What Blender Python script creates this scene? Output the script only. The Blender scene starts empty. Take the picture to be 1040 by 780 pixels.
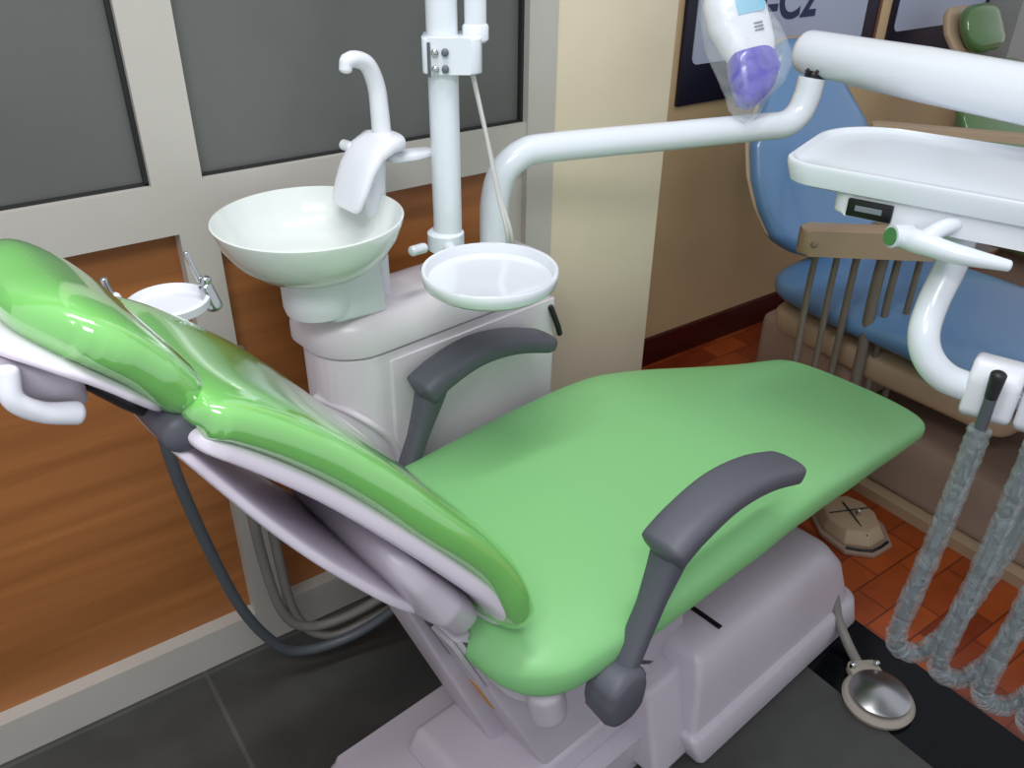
import bpy, bmesh, math, random
from mathutils import Vector, Matrix
S = bpy.context.scene
random.seed(4)

# ---------------------------------------------------------------- camera, sky, lights, exposure
F_PX, PITCH, ROLL, YAW = 868.46, 0.54337, 0.011936, 0.9484
fw = Vector((math.cos(YAW)*math.cos(PITCH), math.sin(YAW)*math.cos(PITCH), -math.sin(PITCH)))
rt = Vector((math.sin(YAW), -math.cos(YAW), 0)); up = rt.cross(fw)
r2 = rt*math.cos(ROLL)+up*math.sin(ROLL); u2 = -rt*math.sin(ROLL)+up*math.cos(ROLL)
cd = bpy.data.cameras.new('camera'); cam = bpy.data.objects.new('camera', cd); S.collection.objects.link(cam)
m = Matrix((r2, u2, -fw)).transposed().to_4x4(); m.translation = Vector((0, 0, 1.35)); cam.matrix_world = m
cd.sensor_width = 36; cd.lens = F_PX/1040*36; cd.clip_start = .02
S.camera = cam
w = bpy.data.worlds.new('room_light'); S.world = w; w.use_nodes = True
w.node_tree.nodes['Background'].inputs[0].default_value = (.90, .93, 1.0, 1)
w.node_tree.nodes['Background'].inputs[1].default_value = .55
def area(name, loc, tgt, sx, sy, power, col=(1, 1, 1)):
    l = bpy.data.lights.new(name, 'AREA'); l.shape = 'RECTANGLE'; l.size = sx; l.size_y = sy; l.energy = power; l.color = col
    o = bpy.data.objects.new(name, l); S.collection.objects.link(o); o.location = loc
    o.rotation_euler = (Vector(tgt)-Vector(loc)).to_track_quat('-Z', 'Y').to_euler(); return o
area('ceiling_tube_light', (.3, .55, 2.6), (.3, .551, 0), 1.2, .10, 15, (.97, .98, 1))
area('ceiling_panel_light', (-.5, -.4, 2.5), (.4, 1.2, .8), .9, .4, 15, (.95, .97, 1))
S.view_settings.view_transform = 'Standard'; S.view_settings.look = 'None'
S.view_settings.gamma = 1; S.view_settings.use_curve_mapping = False; S.view_settings.exposure = .36

# ---------------------------------------------------------------- helpers
def lin(c):
    return tuple(((v/255)/12.92 if v/255 <= .04045 else ((v/255+.055)/1.055)**2.4) for v in c)
def mat(name, rgb, rough=.5, metal=0, noise=0, scale=30, bump=0, spec=.5, coat=0, trans=0):
    mt = bpy.data.materials.new(name); mt.use_nodes = True; nt = mt.node_tree; b = nt.nodes['Principled BSDF']
    c = lin(rgb); b.inputs['Base Color'].default_value = (*c, 1); b.inputs['Roughness'].default_value = rough
    b.inputs['Metallic'].default_value = metal; b.inputs['Specular IOR Level'].default_value = spec
    b.inputs['Coat Weight'].default_value = coat; b.inputs['Coat Roughness'].default_value = .08
    b.inputs['Transmission Weight'].default_value = trans; b.inputs['Coat IOR'].default_value = 1.5 if coat < 1 else 2.0
    tc = nt.nodes.new('ShaderNodeTexCoord'); n = nt.nodes.new('ShaderNodeTexNoise')
    n.inputs['Scale'].default_value = scale; n.inputs['Detail'].default_value = 4
    nt.links.new(tc.outputs['Object'], n.inputs['Vector'])
    if noise:
        r = nt.nodes.new('ShaderNodeValToRGB')
        r.color_ramp.elements[0].position = .3; r.color_ramp.elements[1].position = .7
        r.color_ramp.elements[0].color = (*[v*(1-noise) for v in c], 1); r.color_ramp.elements[1].color = (*[min(1, v*(1+noise)) for v in c], 1)
        nt.links.new(n.outputs['Fac'], r.inputs['Fac']); nt.links.new(r.outputs['Color'], b.inputs['Base Color'])
    if bump:
        bp = nt.nodes.new('ShaderNodeBump'); bp.inputs['Strength'].default_value = bump; bp.inputs['Distance'].default_value = .004
        nt.links.new(n.outputs['Fac'], bp.inputs['Height']); nt.links.new(bp.outputs['Normal'], b.inputs['Normal'])
    return mt
def wood_mat(name, a, b_, sc=(.9, 1, 14)):
    mt = bpy.data.materials.new(name); mt.use_nodes = True; nt = mt.node_tree; b = nt.nodes['Principled BSDF']
    tc = nt.nodes.new('ShaderNodeTexCoord'); mp = nt.nodes.new('ShaderNodeMapping'); mp.inputs['Scale'].default_value = sc
    n = nt.nodes.new('ShaderNodeTexNoise'); n.inputs['Scale'].default_value = 1.6; n.inputs['Detail'].default_value = 6; n.inputs['Distortion'].default_value = .6
    r = nt.nodes.new('ShaderNodeValToRGB'); r.color_ramp.elements[0].position = .3; r.color_ramp.elements[1].position = .72
    r.color_ramp.elements[0].color = (*lin(a), 1); r.color_ramp.elements[1].color = (*lin(b_), 1)
    nt.links.new(tc.outputs['Object'], mp.inputs[0]); nt.links.new(mp.outputs[0], n.inputs['Vector'])
    nt.links.new(n.outputs['Fac'], r.inputs[0]); nt.links.new(r.outputs[0], b.inputs['Base Color'])
    b.inputs['Roughness'].default_value = .38; return mt
def tile_mat(name, a, b_, mortar, bw, bh, off, ms, rough, loc=(0, 0, 0)):
    mt = bpy.data.materials.new(name); mt.use_nodes = True; nt = mt.node_tree; b = nt.nodes['Principled BSDF']
    tc = nt.nodes.new('ShaderNodeTexCoord'); mp = nt.nodes.new('ShaderNodeMapping'); mp.inputs['Location'].default_value = loc
    t = nt.nodes.new('ShaderNodeTexBrick'); t.offset = off; t.inputs['Scale'].default_value = 1; t.inputs['Brick Width'].default_value = bw
    t.inputs['Row Height'].default_value = bh; t.inputs['Mortar Size'].default_value = ms; t.inputs['Bias'].default_value = 0
    for k, c in (('Color1', a), ('Color2', b_), ('Mortar', mortar)): t.inputs[k].default_value = (*lin(c), 1)
    n = nt.nodes.new('ShaderNodeTexNoise'); n.inputs['Scale'].default_value = 14; n.inputs['Detail'].default_value = 6
    mx = nt.nodes.new('ShaderNodeMix'); mx.data_type = 'RGBA'; mx.blend_type = 'OVERLAY'; mx.inputs[0].default_value = .35
    nt.links.new(tc.outputs['Object'], mp.inputs[0]); nt.links.new(mp.outputs[0], t.inputs['Vector']); nt.links.new(tc.outputs['Object'], n.inputs['Vector'])
    nt.links.new(t.outputs['Color'], mx.inputs[6]); nt.links.new(n.outputs['Fac'], mx.inputs[7]); nt.links.new(mx.outputs[2], b.inputs['Base Color'])
    b.inputs['Roughness'].default_value = rough; return mt
def film_mat(name, rgb, alpha, rough=.12, bump=.5, scale=60):
    mt = bpy.data.materials.new(name); mt.use_nodes = True; nt = mt.node_tree; b = nt.nodes['Principled BSDF']
    b.inputs['Base Color'].default_value = (*lin(rgb), 1); b.inputs['Roughness'].default_value = rough; b.inputs['Alpha'].default_value = alpha
    tc = nt.nodes.new('ShaderNodeTexCoord'); n = nt.nodes.new('ShaderNodeTexNoise'); n.inputs['Scale'].default_value = scale; n.inputs['Detail'].default_value = 3
    n.inputs['Distortion'].default_value = 1.5
    r = nt.nodes.new('ShaderNodeMapRange'); r.inputs['From Min'].default_value = .3; r.inputs['From Max'].default_value = .75
    r.inputs['To Min'].default_value = alpha*.55; r.inputs['To Max'].default_value = min(1, alpha*1.6)
    bp = nt.nodes.new('ShaderNodeBump'); bp.inputs['Strength'].default_value = bump; bp.inputs['Distance'].default_value = .004
    nt.links.new(tc.outputs['Object'], n.inputs['Vector']); nt.links.new(n.outputs['Fac'], bp.inputs['Height'])
    nt.links.new(bp.outputs['Normal'], b.inputs['Normal']); nt.links.new(n.outputs['Fac'], r.inputs[0]); nt.links.new(r.outputs[0], b.inputs['Alpha'])
    return mt

def link(name, bm, mt, parent=None, smooth=40):
    me = bpy.data.meshes.new(name); bmesh.ops.recalc_face_normals(bm, faces=bm.faces); bm.to_mesh(me); bm.free()
    me.materials.append(mt)
    if smooth:
        me.polygons.foreach_set('use_smooth', [True]*len(me.polygons))
        me.set_sharp_from_angle(angle=math.radians(smooth))
    o = bpy.data.objects.new(name, me); S.collection.objects.link(o)
    if parent: o.parent = parent
    return o
def tag(o, label=None, cat=None, group=None, kind=None):
    for k, v in (('label', label), ('category', cat), ('group', group), ('kind', kind)):
        if v: o[k] = v
    return o
def empty(name, loc, rz=0, label=None, cat=None, group=None):
    o = bpy.data.objects.new(name, None); S.collection.objects.link(o); o.location = loc; o.rotation_euler = (0, 0, rz)
    o.empty_display_size = .05
    return tag(o, label, cat, group)
def smoothpath(pts, n=10):
    P = [Vector(p) for p in pts]
    if len(P) == 2: return [P[0].lerp(P[1], i/6) for i in range(7)]
    P = [2*P[0]-P[1]]+P+[2*P[-1]-P[-2]]; out = []
    for i in range(1, len(P)-2):
        a, b, c, d = P[i-1:i+3]
        for k in range(n):
            t = k/n
            out.append(.5*((2*b)+(c-a)*t+(2*a-5*b+4*c-d)*t*t+(3*b-a-3*c+d)*t**3))
    out.append(P[-2]); return out
def lerps(vals, t):
    x = t*(len(vals)-1); i = min(int(x), len(vals)-2); return vals[i]+(vals[i+1]-vals[i])*(x-i)
def tube(bm, pts, rad, n=10, seg=18, caps='round', wob=0):
    P = smoothpath(pts, n); N = len(P); rr = rad if isinstance(rad, (list, tuple)) else [rad, rad]
    T = [(P[min(i+1, N-1)]-P[max(i-1, 0)]).normalized() for i in range(N)]
    x = T[0].orthogonal().normalized(); rings = []; st = []
    for i in range(N):
        x = (x-T[i]*x.dot(T[i])).normalized(); r = lerps(rr, i/(N-1))
        if wob: r *= 1+random.uniform(-wob, wob)
        st.append((P[i], x.copy(), T[i].cross(x), r, T[i]))
    if caps == 'round':
        a, b = [], []
        for k in (1, 2, 3, 4):
            q = k/5*math.pi/2
            p0 = st[0]; a.append((p0[0]-p0[4]*p0[3]*.6*math.sin(q), p0[1], p0[2], p0[3]*math.cos(q), 0))
            p1 = st[-1]; b.append((p1[0]+p1[4]*p1[3]*.6*math.sin(q), p1[1], p1[2], p1[3]*math.cos(q), 0))
        st = a[::-1]+st+b
    for p, ax, ay, r, _ in st:
        rings.append([bm.verts.new(p+ax*r*math.cos(2*math.pi*k/seg)+ay*r*math.sin(2*math.pi*k/seg)) for k in range(seg)])
    skin(bm, rings); return bm
def skin(bm, rings, close=True):
    n = len(rings[0])
    for a, b in zip(rings, rings[1:]):
        for k in range(n): bm.faces.new((a[k], a[(k+1) % n], b[(k+1) % n], b[k]))
    if close: bm.faces.new(rings[0][::-1]); bm.faces.new(rings[-1])
def superring(bm, c, ax, ay, e=2.5, n=40):
    out = []
    for k in range(n):
        q = 2*math.pi*k/n; cq, sq = math.cos(q), math.sin(q)
        out.append(bm.verts.new(c+ax*math.copysign(abs(cq)**(2/e), cq)+ay*math.copysign(abs(sq)**(2/e), sq)))
    return out
def slab(bm, path, hw, th, e=3, r0=.05, r1=.05, t0=None, t1=None, lat=(0, 1, 0), n=10, cv=0, dish=0, seg=48):
    """a cushion along path (its front face); hw half widths, th thicknesses along it; ends rounded in plan by r, in section by t"""
    P = smoothpath(path, n); N = len(P); lat = Vector(lat).normalized()
    L = [0]
    for a, b in zip(P, P[1:]): L.append(L[-1]+(b-a).length)
    tot = L[-1]; t0 = t0 or r0; t1 = t1 or r1
    ss = sorted(set([tot*i/40 for i in range(41)]+[r0*(1-math.cos(k*math.pi/20)) for k in range(11)]+[tot-r1*(1-math.cos(k*math.pi/20)) for k in range(11)]))
    rings = []
    for s in ss:
        s = min(max(s, 1e-4), tot-1e-4)
        i = max(j for j in range(N-1) if L[j] <= s); f = (s-L[i])/(L[i+1]-L[i]); p = P[i].lerp(P[i+1], f)
        a, b = P[max(i-1, 0)], P[min(i+2, N-1)]; T = (b-a).normalized(); nr = T.cross(lat).normalized()
        if nr.z < 0: nr = -nr
        h = lerps(hw, s/tot); t = lerps(th, s/tot); ph = 1
        for d, r, tt in ((s, r0, t0), (tot-s, r1, t1)):
            if d < r: h = h-r+math.sqrt(max(r*r-(r-d)**2, 0))
            if d < tt: ph = min(ph, max(.05, math.sqrt(max(1-(1-d/tt)**2, 0))))
        c = p-nr*t*.5
        rg = superring(bm, c, lat*max(h, .004), nr*t*.5*ph, e, seg)
        if dish or cv:
            for v in rg:
                y = (v.co-c).dot(lat)/max(h, .004); up_ = (v.co-c).dot(nr)
                if up_ > 0: v.co += nr*(cv-dish)*(1-y*y)*ph
        rings.append(rg)
    skin(bm, rings); return bm
def lathe(bm, prof, c=(0, 0, 0), seg=48, cap=True):
    c = Vector(c); rings = []
    for r, z in prof:
        rings.append([bm.verts.new(c+Vector((max(r, .0005)*math.cos(2*math.pi*k/seg), max(r, .0005)*math.sin(2*math.pi*k/seg), z))) for k in range(seg)])
    skin(bm, rings, cap); return bm
def box(bm, lo, hi, bev=.004, seg=2):
    r = bmesh.ops.create_cube(bm, size=1); lo, hi = Vector(lo), Vector(hi)
    for v in r['verts']: v.co = Vector([(lo[i]+hi[i])/2+v.co[i]*(hi[i]-lo[i]) for i in range(3)])
    if bev: bmesh.ops.bevel(bm, geom=list({e for v in r['verts'] for e in v.link_edges}), offset=bev, segments=seg, affect='EDGES', profile=.5)
    return bm
def prism(bm, poly, a, b, axis='y', bev=.006, seg=3):
    """polygon in the plane square to axis, extruded from a to b along it"""
    def V(p, t): return {'y': (p[0], t, p[1]), 'z': (p[0], p[1], t), 'x': (t, p[0], p[1])}[axis]
    A = [bm.verts.new(V(p, a)) for p in poly]; B = [bm.verts.new(V(p, b)) for p in poly]; n = len(poly)
    fs = [bm.faces.new(A[::-1]), bm.faces.new(B)]+[bm.faces.new((A[k], A[(k+1) % n], B[(k+1) % n], B[k])) for k in range(n)]
    if bev: bmesh.ops.bevel(bm, geom=list({e for f in fs for e in f.edges}), offset=bev, segments=seg, affect='EDGES', profile=.5)
    return bm
def hexa(bm, bot, top, bev=.01, seg=3):
    """eight corners: four of the bottom face, four of the top face, in the same turning order"""
    A = [bm.verts.new(p) for p in bot]; B = [bm.verts.new(p) for p in top]; n = len(bot)
    fs = [bm.faces.new(A[::-1]), bm.faces.new(B)]+[bm.faces.new((A[k], A[(k+1) % n], B[(k+1) % n], B[k])) for k in range(n)]
    if bev: bmesh.ops.bevel(bm, geom=list({e for f in fs for e in f.edges}), offset=bev, segments=seg, affect='EDGES', profile=.5)
    return bm
def rrect(x0, y0, x1, y1, r, n=6):
    rs = r if isinstance(r, (list, tuple)) else [r]*4; out = []
    for (cx, cy, a), q in zip(((x1, y1, 0), (x0, y1, 90), (x0, y0, 180), (x1, y0, 270)), rs):
        sx = -1 if cx == x1 else 1; sy = -1 if cy == y1 else 1
        for k in range(n+1):
            t = math.radians(a+90*k/n); out.append((cx+sx*q+q*math.cos(t), cy+sy*q+q*math.sin(t)))
    return out
NB = bmesh.new

# ---------------------------------------------------------------- materials
M = dict(
    wall=mat('cream_paint', (224, 210, 184), .6, noise=.03, scale=6), wall_b=mat('shaded_cream_paint', (206, 178, 136), .6, noise=.04, scale=6),  # wall_b: cream wall with its shade put into the colour
    alu=mat('white_aluminium', (184, 180, 171), .42, noise=.02, scale=12), gasket=mat('black_gasket', (32, 32, 34), .5),
    glass=mat('frosted_dark_glass', (94, 96, 92), .33, noise=.10, scale=3.2, spec=.5), wood=wood_mat('brown_laminate', (142, 88, 44), (174, 112, 60)),
    tile=tile_mat('grey_floor_tile', (60, 60, 58), (64, 63, 60), (80, 79, 74), .6, .6, 0, .004, .5, (-.18, -.06, 0)),
    granite=mat('black_granite', (8, 9, 15), .12, noise=.4, scale=80, spec=.16), orange=tile_mat('terracotta_floor_tile', (126, 48, 20), (170, 80, 32), (104, 46, 24), .15, .075, .5, .002, .28),
    skirting=mat('dark_red_skirting', (66, 20, 14), .35, noise=.2, scale=20),
    green=mat('green_vinyl', (131, 194, 126), .45, bump=.03, scale=250), greenf=mat('green_vinyl_under_film', (122, 198, 100), .16, coat=1, bump=.09, scale=28),
    white=mat('white_plastic', (226, 228, 234), .3), lilac=mat('shaded_white_plastic', (192, 184, 193), .36, noise=.02, scale=10),  # lilac: white chair plastic, darkened in colour for the shade low down
    shell=mat('lit_white_shell', (226, 217, 228), .32), cabinet=mat('lit_cabinet_plastic', (224, 216, 222), .3, noise=.02, scale=10), pedal=mat('pale_grey_rubber', (158, 150, 138), .5),  # shell, cabinet: lighter copies of lilac, stronger light painted into the colour
    gloss=mat('white_glaze', (222, 226, 232), .12, coat=.5), paint=mat('white_painted_metal', (222, 228, 234), .25, coat=.4),
    bowlout=mat('white_porcelain', (220, 226, 222), .15, coat=.4),
    grey=mat('dark_grey_rubber', (84, 85, 94), .5, bump=.06, scale=300), dark=mat('dark_plastic', (34, 32, 36), .45), black=mat('black_plastic', (12, 12, 14), .35),
    chrome=mat('chrome', (200, 202, 206), .16, metal=1), steel=mat('brushed_steel', (180, 180, 182), .28, metal=1), sticker=mat('orange_sticker', (206, 140, 40), .5),
    hose=mat('grey_hose', (122, 118, 112), .45, noise=.05), hosed=mat('dark_grey_hose', (78, 84, 88), .45), hoseb=mat('beige_grey_hose', (112, 102, 90), .5, noise=.05),
    beige=mat('beige_plastic', (176, 152, 124), .42, noise=.03, scale=8), beiged=mat('beige_metal', (150, 126, 110), .45, noise=.04, scale=8),
    blue=mat('blue_vinyl', (98, 138, 180), .28, coat=.3, bump=.05, scale=40), dgreen=mat('olive_green_vinyl', (84, 118, 68), .2, coat=.5),
    navy=mat('navy_print', (22, 22, 44), .4), panel=mat('pale_blue_print', (168, 176, 196), .45), ink=mat('dark_blue_ink', (24, 30, 78), .5), rosy=mat('brown_edge', (110, 70, 52), .5),
    purple=mat('purple_plastic', (64, 40, 176), .25, noise=.2, scale=60, coat=.4), cyan=mat('pale_blue_label', (120, 188, 214), .4),
    greencap=mat('green_cap', (70, 128, 72), .3), film=film_mat('clear_film', (222, 236, 222), .30, .12, .4, 14),
    bag=film_mat('clear_bag', (228, 236, 240), .19, .12, .7, 22), sleeve=film_mat('wrinkled_sleeve', (172, 182, 184), .36, .2, .7, 48),
    cable=mat('pale_cable', (196, 196, 190), .4), knob=mat('grey_socket', (92, 98, 104), .4),
)

# ---------------------------------------------------------------- setting
WY, BY = 1.27, 1.68      # glazed partition, wall beyond the pillar
def st(name, lo, hi, mt, bev=0): return tag(link(name, box(NB(), lo, hi, bev), mt, None, 30), kind='structure')
st('floor', (-1.2, -.8, -.03), (1.16, BY+.1, 0), M['tile'])
st('trim_1', (1.16, -.8, -.03), (1.345, BY+.1, .0005), M['granite'])
st('floor_right', (1.345, -.8, -.03), (7.5, BY+.1, 0), M['orange'])
st('wall_back', (1.2, BY, 0), (7.5, BY+.1, 2.7), M['wall_b'])
st('baseboard_back', (1.296, BY-.014, 0), (7.5, BY, .095), M['skirting'], .002)
st('wall_pillar', (.999, WY, 0), (1.296, BY, 2.7), M['wall'], .002)
st('wall_left', (-1.2, WY+.03, 0), (1.0, WY+.1, 2.7), M['wood'])
tr = NB()
for lo, hi in (((-1.2, WY, 0), (.937, WY+.05, .087)), ((-1.2, WY, .876), (.937, WY+.05, .952)), ((.272, WY, .952), (.345, WY+.05, 2.7)), ((.297, WY, .087), (.353, WY+.05, .876)), ((.937, WY-.004, 0), (.999, WY+.06, 2.7))):
    box(tr, lo, hi, 0)
box(tr, (.90, WY+.012, .10), (.94, WY+.05, .88), .002)
tag(link('trim_2', tr, M['alu'], None, 30), kind='structure')
for k, (x0, x1) in enumerate(((-1.2, .272), (.345, .937))):
    st('window_%d' % (k+1), (x0, WY+.022, .94), (x1, WY+.03, 2.7), M['glass'])
    g = NB(); x0_ = max(x0, -1.15)
    box(g, (x1-.006, WY+.012, .95), (x1+.001, WY+.026, 2.7), 0); box(g, (x0_, WY+.012, .95), (x1, WY+.026, .955), 0)
    tag(link('trim_%d' % (k+3), g, M['gasket'], None, 0), kind='structure')
st('wall_column', (3.22, BY-.12, 0), (3.7, BY, 2.7), mat('grey_paint', (150, 152, 148), .6, noise=.04, scale=8))

# ---------------------------------------------------------------- green dental chair
CR = math.radians(6.4)
chair = empty('dental_chair', (.6, .775, 0), CR, 'bright green reclining dental chair with dark grey armrests, nearest chair', 'dental chair')
# local: x towards the foot end, y to the far side, z up
slab_seat = slab(NB(), [(-.222, 0, .543), (-.08, 0, .548), (.15, 0, .552), (.33, 0, .548), (.45, 0, .525), (.62, 0, .475), (.80, 0, .422), (.985, 0, .374)],
                 [.225, .24, .245, .247, .243, .23, .212, .197, .182], [.095, .10, .10, .10, .095, .085, .075, .065, .055], 3.4, .09, .055, .05, .03, cv=.004)
link('seat', slab_seat, M['green'], chair, 80)
link('backrest', slab(NB(), [(-.143, 0, .572), (-.188, 0, .698), (-.268, 0, .808), (-.332, 0, .887), (-.391, 0, .946), (-.440, 0, .985), (-.472, 0, 1.001), (-.492, 0, 1.005)], [.19, .192, .184, .176, .166, .156, .148, .138], [.068, .070, .056], 3.0, .05, .035, .03, .022, dish=.012), M['greenf'], chair, 80)
link('headrest', slab(NB(), [(-.447, 0, .978), (-.489, 0, 1.045), (-.527, 0, 1.083), (-.572, 0, 1.106)], [.112, .118, .118, .115], [.060, .064, .064], 2.5, .04, .085, .032, .04, dish=.010), M['greenf'], chair, 80)
sh = link('backrest_shell', slab(NB(), [(-.168, 0, .552), (-.198, 0, .628), (-.268, 0, .726), (-.332, 0, .807), (-.392, 0, .877), (-.448, 0, .933), (-.490, 0, .968)], [.16, .178, .176, .168, .160, .150, .142, .13], [.034, .030, .024], 4, .06, .03, .017, .017), M['shell'], chair, 60)
link('shell_body', slab(NB(), [(-.198, 0, .572), (-.245, 0, .648), (-.315, 0, .746)], [.14, .165, .145], [.052, .058, .035], 3.5, .05, .05, .03, .03), M['lilac'], sh, 60)
rail = NB()
slab(rail, [(-.268, 0, .618), (-.325, 0, .682), (-.42, 0, .815), (-.502, 0, .952)], [.12, .128, .128, .12, .105], [.02, .018, .014], 4, .04, .03, .01, .01)
link('back_rail', rail, M['shell'], sh, 60)
hp = link('headrest_plate', slab(NB(), [(-.490, 0, .966), (-.535, 0, 1.018), (-.575, 0, 1.052), (-.615, 0, 1.072)], [.09, .108, .108, .10], [.012]*3, 4, .04, .07, .006, .006), M['shell'], chair, 60)
b = NB(); hexa(b, [(-.598, -.075, 1.012), (-.55, -.075, .985), (-.55, .05, .985), (-.598, .05, 1.012)], [(-.622, -.085, 1.068), (-.552, -.085, 1.022), (-.552, .06, 1.022), (-.622, .06, 1.068)], .012)
link('headrest_bracket', b, M['lilac'], hp, 50)
b = NB(); tube(b, [(-.600, -.085, 1.045), (-.603, -.09, 1.025), (-.588, -.09, 1.008), (-.566, -.09, .998)], [.008, .008, .008, .009], seg=14)
link('release_lever', b, M['white'], hp, 60)
b = NB(); slab(b, [(-.47, 0, .945), (-.51, 0, .99), (-.545, 0, 1.03)], [.06, .07, .06], [.03]*3, 3, .02, .02)
link('headrest_hinge', b, M['dark'], hp, 60)
b = NB(); tube(b, [(-.497, -.10, .955), (-.497, .08, .955)], .018); link('hinge_barrel', b, M['grey'], hp, 60)
# under frame
b = NB(); slab(b, [(-.188, 0, .455), (.05, 0, .46), (.38, 0, .455), (.60, 0, .42)], [.19, .205, .19, .14], [.05, .05, .04], 4, .06, .05, .03, .03)
sf = link('seat_frame', b, M['lilac'], chair, 60)
b = NB(); tube(b, [(-.150, -.182, .44), (-.140, -.182, .392)], .026); link('frame_boss', b, M['lilac'], sf, 60)
b = NB(); tube(b, [(-.085, -.265, .445), (-.085, .265, .445)], .012); link('armrest_axle', b, M['steel'], sf, 60)
b = NB(); prism(b, [(-.238, .53), (-.208, .53), (-.208, .45), (.22, .45), (.30, .08), (-.05, .08)], -.11, .11, 'y', .008); pd = link('lift_column', b, M['lilac'], chair, 40)
b = NB(); prism(b, [(-.266, .57), (-.236, .57), (-.03, .08), (-.085, .08)], -.022, .075, 'y', .006); link('rear_plate', b, M['lilac'], pd, 40)
def on_rear(v0, v1, z0, z1, off=.0015):      # a patch on the sloping rear face of the lift column
    q = NB(); f = lambda z, v, o: (-.238+.188*(.53-z)/.45-o*.92, v, z-o*.38)
    hexa(q, [f(z0, v0, 0), f(z1, v0, 0), f(z1, v1, 0), f(z0, v1, 0)], [f(z0, v0, off), f(z1, v0, off), f(z1, v1, off), f(z0, v1, off)], 0); return q
link('rear_slot', on_rear(-.062, -.024, .52, .40), M['black'], pd, 0)
link('sticker', on_rear(-.048, -.030, .325, .245), M['sticker'], pd, 0)
b = on_rear(-.108, -.066, .525, .40, .006); link('side_bracket', b, M['lilac'], pd, 30)
# base
b = NB(); prism(b, rrect(-.34, -.155, .35, .155, [.02, .05, .05, .02]), 0, .075, 'z', .012); bs = link('base_plate', b, M['lilac'], chair, 50)
b = NB(); hexa(b, [(-.20, -.125, .07), (.15, -.125, .07), (.15, .095, .07), (-.20, .095, .07)], [(-.18, -.115, .125), (.15, -.115, .125), (.15, .085, .125), (-.18, .085, .125)], .012); link('base_step', b, M['lilac'], bs, 50)
b = NB(); rings = []
for z, x0, x1, y, r in ((.003, .200, .735, .236, .035), (.008, .198, .738, .238, .036), (.050, .188, .742, .226, .04), (.056, .190, .738, .222, .04), (.060, .198, .728, .213, .04), (.150, .212, .700, .200, .045), (.192, .220, .668, .189, .05), (.203, .226, .652, .180, .05), (.209, .236, .636, .168, .05), (.2135, .26, .60, .14, .05)):
    rings.append([b.verts.new((p[0], p[1]+.004*(p[0]<.3 and p[1]<0), z)) for p in rrect(x0, -y, x1, y, [r, .012, .012, r], 8)])
skin(b, rings); bc = link('base_cover', b, M['lilac'], chair, 45)
b = NB(); box(b, (.300, -.162, .2135), (.309, -.085, .2165), 0); link('cover_slot', b, M['black'], bc, 0)
b = NB(); hexa(b, [(.11, -.205, .01), (.20, -.205, .01), (.20, .12, .01), (.11, .12, .01)], [(.13, -.15, .17), (.24, -.15, .17), (.24, .12, .17), (.13, .12, .17)], .01); link('cover_flap', b, M['lilac'], bc, 50)
def armrest(s):
    y = .245*s
    b = NB()
    pts = [(-.026, .640), (.02, .661), (.09, .675), (.17, .665), (.264, .632)]; P = smoothpath([(u, 0, z) for u, z in pts], 8)
    rings = []; N = len(P)
    for i, p in enumerate(P):
        t = i/(N-1); T = (P[min(i+1, N-1)]-P[max(i-1, 0)]).normalized(); nr = Vector((-T.z, 0, T.x))
        k = min(1, math.sqrt(max(0, 1-(1-min(1, (t+.002)/.07))**2))+.12) * min(1, math.sqrt(max(0, 1-(1-min(1, (1-t+.002)/.10))**2))+.12)
        rings.append(superring(b, p+Vector((0, y, 0)), Vector((0, 1, 0))*.032*k, nr*(.022-.006*t)*k, 3.2, 28))
    skin(b, rings)
    a = link('armrest', b, M['grey'], chair, 70)
    b = NB(); rings = []
    for u, z, hx, hy in ((.002, .640, .026, .024), (-.008, .612, .024, .021), (-.028, .565, .019, .017), (-.052, .515, .018, .017), (-.075, .47, .020, .018)):
        rings.append(superring(b, Vector((u, y, z)), Vector((hx, 0, .006)), Vector((0, hy, 0)), 3, 24))
    skin(b, rings); link('armrest_post', b, M['grey'], a, 60)
    b = NB(); rings = []
    for k, r in ((-.026, .028), (-.022, .036), (.016, .040), (.024, .037), (.028, .030)):
        rings.append([b.verts.new((-.085+r*(1.05 if abs(math.cos(q)) < .8 else .92)*math.cos(q), y+k*s, .447+r*1.12*math.sin(q))) for q in [2*math.pi*i/28 for i in range(28)]])
    skin(b, rings); link('armrest_pivot', b, M['grey'], a, 50)
armrest(-1); armrest(1)

# ---------------------------------------------------------------- spittoon unit behind the chair
un = empty('spittoon_unit', (.6, .775, 0), CR, 'white spittoon cabinet with round bowl and curved spout, behind the green chair', 'dental unit')
def unit_poly(x0, x1, y0, y1, r): return rrect(x0, y0, x1, y1, [.02, .05, r, .03], 8)
b = NB(); prism(b, unit_poly(-.135, .325, .292, .435, .075), .38, .70, 'z', .004); prism(b, rrect(.06, .305, .315, .43, .03), 0, .39, 'z', .004); link('cabinet', b, M['cabinet'], un, 40)
b = NB(); prism(b, rrect(-.045, .288, .315, .30, .004), .40, .685, 'z', .002); link('side_panel', b, M['cabinet'], un, 40)
b = NB(); skin(b, [[b.verts.new((x, y, z)) for x, y in rrect(-.142+i, .286+i, .33-i, .437-i, [.02, .024, .08-i*.8, .03-i*.3], 8)] for i, z in ((.006, .704), (.001, .706), (0, .710), (0, .735), (.003, .748), (.009, .758), (.018, .764), (.030, .767))]); link('lid', b, M['cabinet'], un, 40)
b = NB(); tube(b, [(-.138, .37, .62), (-.10, .292, .60), (-.05, .289, .53), (-.03, .289, .45)], .006); link('trim_bead', b, M['cabinet'], un, 60)
L = lambda X, Y, Z: ((X-.6)*math.cos(CR)+(Y-.775)*math.sin(CR), -(X-.6)*math.sin(CR)+(Y-.775)*math.cos(CR), Z)
bx, by, _ = L(.433, 1.098, 0)
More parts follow.
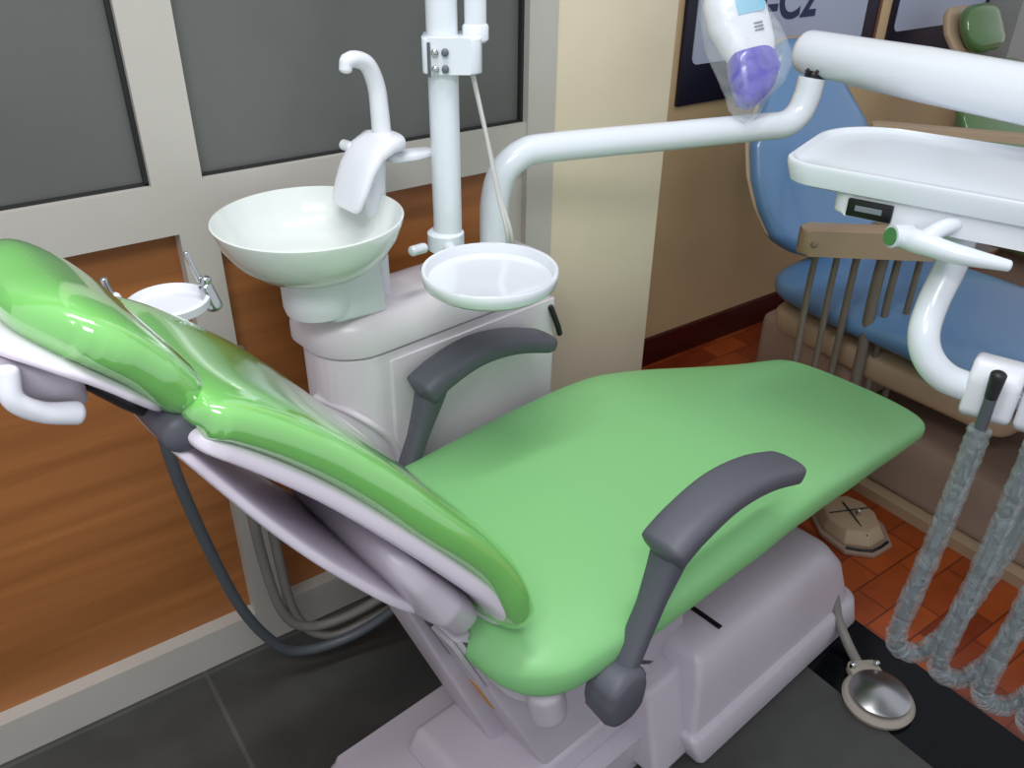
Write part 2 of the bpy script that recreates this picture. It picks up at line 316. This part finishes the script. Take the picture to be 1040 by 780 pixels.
b = NB(); lathe(b, [(.030, .782), (.048, .786), (.051, .797), (.051, .843), (.046, .851)], (bx, by, 0))
hexa(b, [(bx-.0, by-.046, .776), (bx+.10, by-.035, .762), (bx+.10, by+.05, .762), (bx-.02, by+.05, .776)], [(bx-.0, by-.046, .842), (bx+.092, by-.03, .862), (bx+.092, by+.05, .862), (bx-.02, by+.05, .842)], .008)
link('bowl_holder', b, M['white'], un, 50)
prof = [(.044, .852), (.06, .849), (.085, .857), (.108, .876), (.124, .900), (.1325, .923), (.1335, .929), (.1305, .930), (.121, .903), (.105, .880), (.08, .865), (.05, .859), (.012, .857), (.011, .853)]
b = NB(); lathe(b, prof, (bx, by, 0), 72); bowl = link('bowl', b, M['bowlout'], un, 50)
b = NB(); tube(b, [(bx-.022, by-.03, .862), (bx-.005, by-.012, .866), (bx+.01, by+.005, .864)], .005); link('bowl_rinser', b, M['white'], bowl, 60)
fx, fy, _ = L(.568, 1.14, 0)
b = NB(); tube(b, [(fx-.012, fy, .74), (fx-.012, fy, .86), (fx-.005, fy, .99)], .016); 
rings = []
for dx, dz, hy, hz, tilt in ((.034, 1.0, .018, .010, 0), (.024, 1.004, .034, .013, 0), (.0, 1.004, .040, .014, .15), (-.022, .994, .041, .012, .5), (-.040, .972, .041, .010, .9), (-.052, .948, .040, .009, 1.05), (-.064, .924, .036, .007, 1.1), (-.067, .918, .030, .004, 1.1)):
    rings.append(superring(b, Vector((fx+dx, fy-.006, dz)), Vector((0, hy, 0)), Vector((-math.sin(tilt)*hz, 0, math.cos(tilt)*hz)), 3.2, 28))
skin(b, rings); fb = link('spout_housing', b, M['white'], un, 60)
b = NB(); tube(b, [(fx+.01, fy, 1.0), (fx+.009, fy, 1.045), (fx+.006, fy, 1.082), (fx-.008, fy-.003, 1.112), (fx-.030, fy-.007, 1.123), (fx-.046, fy-.010, 1.122)], [.0145, .0135, .0125, .0115, .0105], seg=20)
tube(b, [(fx-.046, fy-.010, 1.123), (fx-.048, fy-.010, 1.112)], .0092); link('cup_filler_spout', b, M['white'], fb, 60)
b = NB(); slab(b, [(fx+.015, fy, .985), (fx+.045, fy-.01, .985), (fx+.085, fy-.022, .985)], [.018, .018, .014], [.016, .016, .012], 3, .01, .014, .006, .006); link('flush_outlet', b, M['white'], fb, 60)
b = NB(); tube(b, [(fx-.026, fy+.028, .994), (fx-.028, fy+.046, .994)], .008); link('side_button', b, M['white'], fb, 60)

# lamp post standing on the unit
lp = empty('lamp_post', (.660, 1.098, .765), 0, 'white vertical lamp post with bolted clamp, rising from the spittoon unit', 'post')
b = NB(); tube(b, [(0, 0, 0), (0, 0, .4), (0, 0, .85)], .0222, seg=28, caps=''); link('pole', b, M['paint'], lp, 60)
b = NB(); lathe(b, [(.026, 0), (.028, .003), (.028, .012), (.024, .015)], seg=32); link('collar', b, M['paint'], lp, 40)
ca = Vector((.816, -.578, 0)); cb = Vector((.578, .816, 0))
b = NB()
for sgn, th in ((1, 0), (-1, 0)):
    poly = rrect(-.033, -.033, .033, .033, .012)
prism(b, [((ca*x+cb*y).x, (ca*x+cb*y).y) for x, y in rrect(-.027, -.032, .056, .032, [.016, .01, .01, .016])], .336, .384, 'z', .003)
cl = link('clamp', b, M['paint'], lp, 40)
for z in (.344, .366):
    for t in (-.008, .006):
        b = NB(); p = ca*t-cb*.034; tube(b, [(p.x+cb.x*.004, p.y+cb.y*.004, z), (p.x-cb.x*.003, p.y-cb.y*.003, z)], .0052, seg=14)
        link('bolt', b, M['knob'] if t > 0 else M['chrome'], cl, 40)
b = NB(); p = -ca*.0165-cb*.0345; q = p+cb*.002
box(b, (p.x-.0018, p.y-.0018, .333), (p.x+.0018, p.y+.0018, .379), .0005); link('clamp_gap', b, M['knob'], cl, 0)
b = NB(); p = ca*.047; tube(b, [(p.x, p.y, .375), (p.x, p.y, .6), (p.x, p.y, .9)], .0155, seg=24, caps=''); lathe(b, [(.016, .376), (.0185, .378), (.0185, .396), (.016, .399)], (p.x, p.y, 0), 24)
link('lamp_arm', b, M['paint'], lp, 50)

# round tray on the post
tr_ = empty('round_tray', (.62, .92, .845), 0, 'white round tray with raised rim beside the lamp post', 'tray')
b = NB(); R_ = .0975
lathe(b, [(.03, .002), (R_-.010, .0), (R_-.003, .006), (R_, .022), (R_-.002, .0245), (R_-.006, .0235), (R_-.010, .011), (R_-.02, .0085), (.02, .008)], seg=72); link('tray_dish', b, M['gloss'], tr_, 50)
b = NB(); tube(b, [(-.01, .05, -.002), (.01, .10, -.004), (.033, .172, -.004)], .010); lathe(b, [(.024, -.018), (.029, -.014), (.029, .012), (.024, .016)], (.037, .18, 0), 32)
link('tray_bracket', b, M['paint'], tr_, 50)
b = NB(); tube(b, [(-.015, .16, .004), (-.04, .15, .008)], .008); link('bracket_knob', b, M['paint'], tr_, 50)

# thin cable and hook
b = NB(); tube(b, [(.690, 1.068, 1.10), (.700, 1.05, 1.02), (.711, 1.03, .93), (.722, 1.012, .86), (.735, 1.05, .80), (.745, 1.09, .77)], .0034, seg=10)
tube(b, [(.690, 1.066, 1.10), (.699, 1.048, 1.02), (.708, 1.03, .93), (.715, 1.012, .86), (.728, 1.05, .80), (.738, 1.09, .77)], .0028, seg=10)
tag(link('thin_cable', b, M['cable'], None, 60), 'thin white cable hanging slack from the lamp post clamp', 'cable')
b = NB(); tube(b, [(.868, 1.093, .672), (.872, 1.087, .655), (.880, 1.085, .632), (.886, 1.086, .615)], .0055)
tag(link('hook', b, M['black'], None, 60), 'small black hook on the white cabinet beyond the far armrest', 'hook')

# ---------------------------------------------------------------- delivery arm
da = empty('delivery_arm', (.77, 1.155, .75), 0, 'white bent pipe arm carrying a thick tube, reaching from the spittoon unit', 'arm')
def D_(p): return (p[0]-.77, p[1]-1.155, p[2]-.75)
b = NB(); tube(b, [D_(p) for p in ((.783, 1.15, .755), (.783, 1.15, .83), (.786, 1.15, .875), (.80, 1.146, .918), (.832, 1.138, .944), (.88, 1.125, .95), (1.1, 1.068, .95), (1.28, 1.022, .95), (1.33, 1.008, .951), (1.358, 1.002, .966), (1.372, 1.0, .995), (1.378, 1.0, 1.03))], .0245, seg=28, caps='')
link('pipe', b, M['paint'], da, 60)
b = NB(); lathe(b, [(.028, .003), (.032, .006), (.032, .03), (.026, .034)], seg=32); link('pipe_collar', b, M['paint'], da, 50)
b = NB(); tube(b, [D_(p) for p in ((1.403, 1.035, 1.066), (1.40, .8, 1.066), (1.396, .6, 1.066), (1.385, .2, 1.066))], [.038, .043, .043, .043], seg=36); tb = link('spring_tube', b, M['paint'], da, 60)
b = NB(); tube(b, [D_((1.389, .30, 1.04)), D_((1.389, .30, 1.0)), D_((1.389, .30, .9725))], .022, caps=''); link('table_pivot', b, M['paint'], tb, 50)
b = NB(); tube(b, [D_((1.382, 1.0, 1.018)), D_((1.384, 1.0, 1.035))], .017); link('tube_hinge', b, M['black'], tb, 50)
for k in (0, 1):
    b = NB(); y = 1.0-.02*k; tube(b, [D_((1.363, y, 1.045)), D_((1.3595, y, 1.043))], .0035, seg=12); link('screw', b, M['dark'], tb, 50)

# curing light in a plastic bag
ax = Vector((-.015, -.12, -.19)).normalized(); c0 = Vector((1.257, 1.13, 1.18))
cu = empty('curing_light', c0+ax*.22, 0, 'white handheld dental device with purple end hanging at the bent pipe', 'dental device')
lr = Vector((.816, -.578, 0)); lr = (lr-ax*lr.dot(ax)).normalized(); ln = ax.cross(lr)
if ln.y > 0: ln = -ln
def lump(spec, e=2.4, seg=28):
    b = NB(); rings = []
    for t, off, hw, hd in spec: rings.append(superring(b, ax*(t-.22)+lr*off, lr*hw, ln*hd, e, seg))
    skin(b, rings); return b
link('body', lump(((-.02, .01, .012, .010), (-.01, .01, .034, .022), (.03, .008, .052, .030), (.08, .010, .054, .031), (.12, .016, .047, .028), (.150, .018, .036, .024), (.165, .018, .02, .016))), M['white'], cu, 70)
link('purple_guard', lump(((.128, .014, .036, .027), (.14, .016, .042, .031), (.165, .016, .046, .028), (.195, .008, .036, .024), (.212, -.002, .026, .02), (.222, -.004, .01, .01)), 3), M['purple'], cu, 60)
b = NB(); box(b, (-.024, -.019, -.001), (.024, .019, .001), .0005); lb = link('label_panel', b, M['cyan'], cu, 30)
lb.matrix_local = Matrix.Translation(ax*(.052-.22)+lr*.026+ln*.0312) @ Matrix((lr, -ax, ln)).transposed().to_4x4()
for k in range(3):
    b = NB(); box(b, (-.008, -.0012, -.001), (.008, .0012, .001), .0003); g = link('vent_line', b, M['knob'], cu, 0)
    g.matrix_local = Matrix.Translation(ax*(.090+.006*k-.22)+lr*.032+ln*.0300) @ Matrix((lr, -ax, ln)).transposed().to_4x4()
b = lump(((-.03, .0, .012, .012), (-.005, .0, .036, .030), (.05, .003, .058, .040), (.11, .012, .070, .043), (.16, .020, .068, .040), (.19, .012, .055, .034), (.215, -.008, .036, .026), (.235, -.012, .020, .016), (.245, -.012, .010, .006)), 2.2, 40)
for v in b.verts: v.co += Vector((random.uniform(-1, 1), random.uniform(-1, 1), random.uniform(-1, 1)))*.0012
bg = link('plastic_bag', b, M['bag'], None, 180); bg.location = cu.location
tag(bg, 'crinkled clear plastic bag wrapped around the white and purple device', 'plastic bag')

# ---------------------------------------------------------------- instrument table
TR = math.atan2(-.94, .342)
it = empty('instrument_table', (1.06, .80, .945), TR, 'white instrument table with raised rim and curved handle, at right', 'instrument table')
# local: x along the table away from its rounded end, y to the far side
b = NB(); n = 8
outl = lambda i: rrect(i, i, .62, .302-i, [.02, .115-i*.5, .045, .02], 12)
rings = [[b.verts.new((x, y, z)) for x, y in outl(i)] for i, z in ((.014, 0), (.006, .004), (.0, .030), (.001, .035), (.006, .036), (.011, .030), (.016, .027), (.05, .027))]
skin(b, rings); link('table_top', b, M['paint'], it, 40)
b = NB(); prism(b, rrect(.085, .014, .60, .27, [.02, .05, .02, .02]), -.032, .003, 'z', .006); hs = link('housing', b, M['white'], it, 40)
b = NB(); box(b, (.108, .008, -.030), (.172, .016, -.004), .002); ds = link('display', b, M['black'], hs, 30)
b = NB(); box(b, (.120, .0066, -.020), (.158, .0084, -.012), .0006); link('display_screen', b, mat('grey_screen', (120, 128, 134), .3), ds, 0)
b = NB(); tube(b, [(.182, -.0145, -.0385), (.196, .0, -.040), (.205, .004, -.041)], .0165, seg=24, caps=''); tube(b, [(.20, -.004, -.040), (.225, -.012, -.040), (.27, -.018, -.043), (.335, -.012, -.046)], [.016, .017, .015, .013, .008], seg=24)
tube(b, [(.222, -.010, -.038), (.238, .004, -.022), (.255, .02, -.012)], [.013, .012, .012], seg=18); hd = link('handle', b, M['paint'], it, 60)
b = NB(); tube(b, [(.186, -.010, -.040), (.180, -.017, -.038)], .0125, seg=24, caps=''); link('handle_end_cap', b, M['greencap'], hd, 50)
b = NB(); tube(b, [(.262, .052, -.02), (.262, .050, -.08), (.255, .022, -.135), (.258, -.008, -.175), (.275, -.016, -.208), (.305, -.012, -.232), (.345, -.002, -.242)], .0222, seg=24); link('post', b, M['paint'], it, 60)
hx = [.368+.072*k for k in range(5)]
b = NB(); tube(b, [(.335, .010, -.243), (.46, .012, -.245), (.60, .014, -.247)], .020, seg=20); hb = link('holder_bar', b, M['paint'], it, 50)
for x in hx:
    b = NB(); prism(b, [(.028, -.193), (-.012, -.186), (-.030, -.212), (-.032, -.268), (-.010, -.285), (.028, -.275)], x-.036, x+.033, 'x', .008, 3)
    link('instrument_cradle', b, M['white'], hb, 40)
def W_(x, y, z): return Vector((1.06, .80, .945))+Vector((x*math.cos(TR)-y*math.sin(TR), x*math.sin(TR)+y*math.cos(TR), z))
hose_desc = ('leftmost of the sleeved hoses looping down from the instrument table, nearest the green chair',
             'second from the left of the sleeved hoses looping below the instrument table',
             'third from the left of the sleeved hoses looping below the instrument table',
             'rightmost sleeved hose, hanging lowest below the instrument table')
for k, x in enumerate(hx[:4]):
    t = W_(x, -.044, -.225); bot = .20+(-.016*k)
    e = empty('handpiece_hose', t, 0, hose_desc[k], 'hose', 'sleeved handpiece hoses')
    lo = bot-t.z; dx = Vector((.816, -.578, 0)); g = .056+.004*k
    pts = [Vector((0, 0, .03)), Vector((0, 0, -.08)), dx*-.006+Vector((0, 0, lo*.5)), dx*-.018+Vector((0, 0, lo+.07)), dx*-.010+Vector((0, 0, lo+.02)), dx*g*.45+Vector((0, 0, lo)), dx*g*.9+Vector((0, 0, lo+.02)),
           dx*(g+.018)+Vector((0, 0, lo+.08)), dx*(g+.09)+Vector((.03, .03, lo*.45)), dx*(g+.13)+Vector((.08, .08, -.02))]
    b = NB(); tube(b, pts, .0085, seg=12); link('inner_hose', b, M['hosed'], e, 60)
    b = NB(); q = smoothpath(pts, 10)[8:]; tube(b, q[::2], .0165, n=5, seg=16, caps='', wob=.10); link('plastic_sleeve', b, M['sleeve'], e, 60)
    b = NB(); tube(b, [(0, 0, .035), (0, 0, -.0)], [.011, .009], seg=14); link('hose_collar', b, M['dark'], e, 50)

# ---------------------------------------------------------------- foot pedal of the green chair
fp = empty('foot_pedal', (1.200, .471, 0), math.radians(60), 'round steel foot pedal on the black floor strip', 'foot pedal')
b = NB(); lathe(b, [(.055, 0), (.064, .002), (.066, .010), (.062, .016), (.05, .018)], seg=56); prism(b, [(.035, -.032), (.075, -.030), (.082, -.024), (.082, .024), (.075, .03), (.035, .032)], .002, .024, 'z', .004); link('pedal_base', b, M['pedal'], fp, 40)
b = NB(); lathe(b, [(.052, .018), (.055, .021), (.055, .027), (.050, .030), (.012, .040), (.002, .041)], seg=56); link('pedal_disc', b, M['steel'], fp, 30)
for s in (-1, 1):
    b = NB(); tube(b, [(.066, .024*s, .018), (.066, .024*s, .032)], .006, seg=12); link('pedal_screw', b, M['chrome'], fp, 50)
b = NB(); tube(b, [(1.238, .545, .014), (1.258, .585, .022), (1.272, .625, .05), (1.285, .66, .095), (1.275, .70, .10)], .010, seg=14)
tag(link('pedal_hose', b, M['hose'], None, 60), 'grey hose from the steel foot pedal to the chair base', 'hose')

# ---------------------------------------------------------------- assistant's holder and hoses behind the headrest
ah = empty('assistant_holder', (.205, 1.0, .838), CR, 'white assistant instrument holder with chrome valve behind the headrest', 'instrument holder')
b = NB(); lathe(b, [(.015, .048), (.040, .047), (.048, .052), (.049, .062), (.045, .064), (.041, .056), (.015, .055)], (0, 0, 0), 40); link('holder_tray', b, M['white'], ah, 50)
b = NB(); tube(b, [(.048, -.02, .045), (.044, -.012, .070)], [.010, .009], seg=16); tube(b, [(.044, -.012, .072), (.046, -.012, .080)], .007, seg=14); vb = link('suction_valve', b, M['chrome'], ah, 50)
b = NB(); tube(b, [(.040, -.008, .078), (.034, .004, .112)], .0032, seg=10); link('valve_lever', b, M['chrome'], vb, 50)
b = NB(); tube(b, [(-.052, .01, .045), (-.057, .012, .078)], [.012, .009]); sy = link('handpiece_rest', b, M['white'], ah, 50)
b = NB(); tube(b, [(-.058, .012, .078), (-.062, .013, .102)], .0045, seg=12); link('syringe_nozzle', b, M['chrome'], sy, 50)
b = NB(); tube(b, [(0, 0, .045), (.03, -.004, -.08), (.115, .008, -.22), (.26, .05, -.32)], .012); link('holder_arm', b, M['white'], ah, 50)
for k, (pts, mt, lab) in enumerate((
    ([(.186, 1.13, .75), (.188, 1.15, .646), (.2, 1.15, .491), (.241, 1.15, .254), (.29, 1.15, .12), (.34, 1.145, .07), (.43, 1.13, .065), (.508, 1.10, .114), (.56, 1.06, .2)], 'hosed', 'dark grey hose, leftmost of those looping under the backrest'),
    ([(.295, 1.19, .70), (.303, 1.19, .55), (.308, 1.19, .30), (.325, 1.18, .15), (.37, 1.17, .095), (.45, 1.15, .10), (.53, 1.11, .16), (.57, 1.07, .24)], 'hose', 'middle grey hose hanging in front of the white partition mullion'),
    ([(.335, 1.2, .70), (.337, 1.2, .5), (.338, 1.195, .28), (.35, 1.185, .12), (.40, 1.16, .06), (.48, 1.14, .075), (.54, 1.10, .13), (.58, 1.06, .22)], 'hose', 'rightmost grey hose hanging beside the white partition mullion'))):
    b = NB(); tube(b, pts, .0095, seg=14); tag(link('suction_hose', b, M[mt], None, 60), lab, 'hose', 'hoses looping under the backrest')

# ---------------------------------------------------------------- blue chair beyond
bc_ = empty('blue_dental_chair', (2.03, 1.035, 0), math.radians(-90), 'blue dental chair on a beige base against the shaded far wall', 'dental chair')
# local: x towards its foot end, y towards the right of the room
link('seat', slab(NB(), [(-.31, 0, .445), (-.1, 0, .445), (.2, 0, .445), (.45, 0, .42), (.8, 0, .37)], [.24, .27, .27, .25, .2], [.10, .10, .08], 2.8, .10, .08, .05, .04), M['blue'], bc_, 80)
bb_ = link('backrest', slab(NB(), [(-.22, 0, .47), (-.33, 0, .67), (-.41, 0, .84), (-.465, 0, .985)], [.17, .235, .255, .255, .235, .18, .125, .10], [.09]*3, 2.8, .11, .05, .04, .04), M['blue'], bc_, 80)
link('backrest_edge', slab(NB(), [(-.265, 0, .455), (-.375, 0, .65), (-.455, 0, .82), (-.51, 0, .975)], [.175, .24, .26, .26, .24, .185, .13, .105], [.02]*3, 4, .11, .05, .01, .01), M['beige'], bb_, 60)
b = NB(); slab(b, [(-.28, 0, .35), (.0, 0, .35), (.40, 0, .335)], [.23, .25, .21], [.10]*3, 4, .06, .05, .03, .03); link('seat_pan', b, M['beige'], bc_, 60)
b = NB(); hexa(b, [(-.30, -.235, 0), (.03, -.235, 0), (.03, .22, 0), (-.30, .22, 0)], [(-.30, -.228, .31), (.02, -.228, .31), (.02, .22, .31), (-.30, .22, .31)], .03); link('rear_housing', b, M['beiged'], bc_, 50)
b = NB(); prism(b, rrect(-.20, -.31, .95, .30, .03), 0, .028, 'z', .006); q = link('base_plate', b, M['beige'], bc_, 50)
b = NB(); hexa(b, [(.0, -.285, .028), (.93, -.285, .028), (.93, .28, .028), (.0, .28, .028)], [(.02, -.20, .17), (.9, -.22, .12), (.9, .22, .12), (.02, .2, .17)], .02); link('base_cover', b, M['beiged'], q, 50)
bi = empty('beige_instrument_bar', (1.62, 1.12, .585), math.radians(-40), 'beige instrument bar with hanging hoses in front of the blue chair', 'instrument holder')
b = NB(); prism(b, rrect(0, 0, .32, .06, .02), 0, .062, 'z', .008); br = link('bar', b, M['beige'], bi, 50)
b = NB(); tube(b, [(.028, -.001, .03), (.028, .006, .03)], .008, seg=12); link('bar_screw', b, M['beiged'], br, 50)
b = NB(); tube(b, [(.26, .03, .05), (.265, .08, .10), (.28, .22, .17), (.30, .335, .212)], .014); link('bar_post', b, M['beige'], bi, 60)
b = NB(); prism(b, rrect(0, -.025, .62, .025, .015), 0, .016, 'z', .005); ur = link('upper_rail', b, M['beige'], bi, 40)
ur.location = (.2076, .344, .211); ur.rotation_euler = (0, 0, math.radians(-13.8))
ip = bi.location; c_, s_ = math.cos(math.radians(-40)), math.sin(math.radians(-40))
hb_lab = ('leftmost thin hose under the beige instrument bar', 'second thin hose from the left under the beige instrument bar', 'third thin hose from the left under the beige instrument bar',
          'fourth and thickest hose from the left under the beige instrument bar', 'fifth hose from the left under the beige instrument bar, nearest the green end cap', 'rightmost hose under the beige instrument bar, behind the white handle')
for k, (x, r) in enumerate(((.045, .008), (.095, .008), (.14, .009), (.20, .014), (.235, .009), (.285, .008))):
    p = Vector((ip.x+x*c_-.03*s_, ip.y+x*s_+.03*c_, ip.z+.01)); sw = -.035+.01*(k % 3)
    b = NB(); tube(b, [p, p+Vector((sw*.2, sw*.1, -.12)), p+Vector((sw*.9, sw*.7, -.28)), p+Vector((sw*1.5, sw, -.42)), p+Vector((sw*1.2, sw*.4, -.49)), p+Vector((sw*.6, sw*.2+.03, -.46)), p+Vector((0, .05, -.38))], r, seg=12)
    tag(link('instrument_hose', b, M['hoseb'], None, 60), hb_lab[k], 'hose', 'hoses of the blue chair')
# its foot control
fc = empty('foot_control', (1.578, .80, 0), math.radians(-24), 'beige foot control with small lever on the orange tiles', 'foot pedal')
poly = [(-.075, .06), (-.085, .0), (-.06, -.07), (.0, -.095), (.06, -.07), (.082, .0), (.07, .06), (.035, .10), (-.04, .10)]
b = NB(); prism(b, poly, 0, .012, 'z', .003); link('control_base', b, M['beiged'], fc, 40)
b = NB(); hexa(b, [(x*.88, y*.85+.008, .012) for x, y in poly], [(x*.7, y*.7+.015, .042) for x, y in poly], .005); ct = link('control_top', b, M['beige'], fc, 40)
b = NB(); tube(b, [(-.002, -.055, .036), (-.002, .0, .0445), (0, .06, .0445)], .0018, seg=8); tube(b, [(-.05, .03, .043), (.05, .03, .043)], .0018, seg=8); link('control_groove', b, M['dark'], ct, 50)
b = NB(); tube(b, [(.012, .012, .04), (.012, .012, .056)], .006, seg=14); link('control_button', b, M['chrome'], ct, 50)
b = NB(); tube(b, [(-.052, -.062, .014), (0, -.083, .014), (.052, -.062, .014)], .0035, n=2, seg=8); link('rubber_lip', b, M['black'], fc, 50)

# ---------------------------------------------------------------- farther green chair
gc = empty('olive_dental_chair', (2.83, 1.06, 0), math.radians(-90), 'dark green dental chair farthest right behind the thick white tube', 'dental chair')
link('headrest', slab(NB(), [(-.34, 0, .90), (-.38, 0, .955), (-.41, 0, 1.02)], [.085, .10, .085], [.07]*3, 2.4, .05, .05, .035, .035), M['dgreen'], gc, 80)
link('headrest_plate', slab(NB(), [(-.40, 0, .87), (-.45, 0, .94), (-.48, 0, 1.0)], [.10, .115, .09], [.03]*3, 4, .03, .03), M['beige'], gc, 60)
link('backrest', slab(NB(), [(-.06, 0, .50), (-.17, 0, .64), (-.27, 0, .78), (-.34, 0, .87)], [.22, .25, .24, .17], [.08]*3, 2.8, .08, .04, .04, .04), M['dgreen'], gc, 80)
link('seat', slab(NB(), [(-.22, 0, .45), (.2, 0, .45), (.7, 0, .40)], [.24, .25, .2], [.09]*3, 3, .08, .08, .04, .04), M['dgreen'], gc, 80)
b = NB(); hexa(b, [(-.25, -.2, 0), (.5, -.2, 0), (.5, .2, 0), (-.25, .2, 0)], [(-.1, -.14, .36), (.4, -.14, .36), (.4, .14, .36), (-.1, .14, .36)], .03); link('base', b, M['beiged'], gc, 50)

# ---------------------------------------------------------------- posters on the far wall
def poster(x0, x1, z0, z1, lab, px0, px1, pz0):
    e = empty('poster', (x0, BY, z0), 0, lab, 'poster', 'wall posters')
    b = NB(); box(b, (0, -.012, 0), (x1-x0, -.0005, z1-z0), .001); bo = link('board', b, M['navy'], e, 30)
    b = NB(); prism(b, rrect(px0-x0, pz0-z0, px1-x0, z1-z0-.04, .02), -.0145, -.011, 'y', 0); link('print_panel', b, M['panel'], bo, 30)
    return e
p1 = poster(1.735, 2.565, .80, 1.9, 'dark navy poster with pale panel and large lettering beside the cream pillar', 1.77, 2.50, .905)
b = NB(); box(b, (0, -.014, 0), (.012, -.001, 1.1), .001); o = link('frame_edge', b, M['rosy'], p1, 0); o.location = (.832, 0, 0)
cu_ = bpy.data.curves.new('lettering', 'FONT'); cu_.body = 'RN-C2'; cu_.size = .14; cu_.extrude = .0008; cu_.offset = .003; cu_.align_x = 'RIGHT'
tmp = bpy.data.objects.new('lettering', cu_); S.collection.objects.link(tmp)
me = bpy.data.meshes.new_from_object(tmp.evaluated_get(bpy.context.evaluated_depsgraph_get())); S.collection.objects.unlink(tmp); bpy.data.objects.remove(tmp)
me.materials.clear(); me.materials.append(M['ink'])
o = bpy.data.objects.new('lettering', me); S.collection.objects.link(o); o.parent = p1; o.rotation_euler = (math.pi/2, 0, 0); o.location = (.52, -.0155, .196)
p2 = poster(2.65, 3.21, .79, 1.9, 'dark navy poster behind the olive headrest, at the far right', 2.67, 3.18, .915)
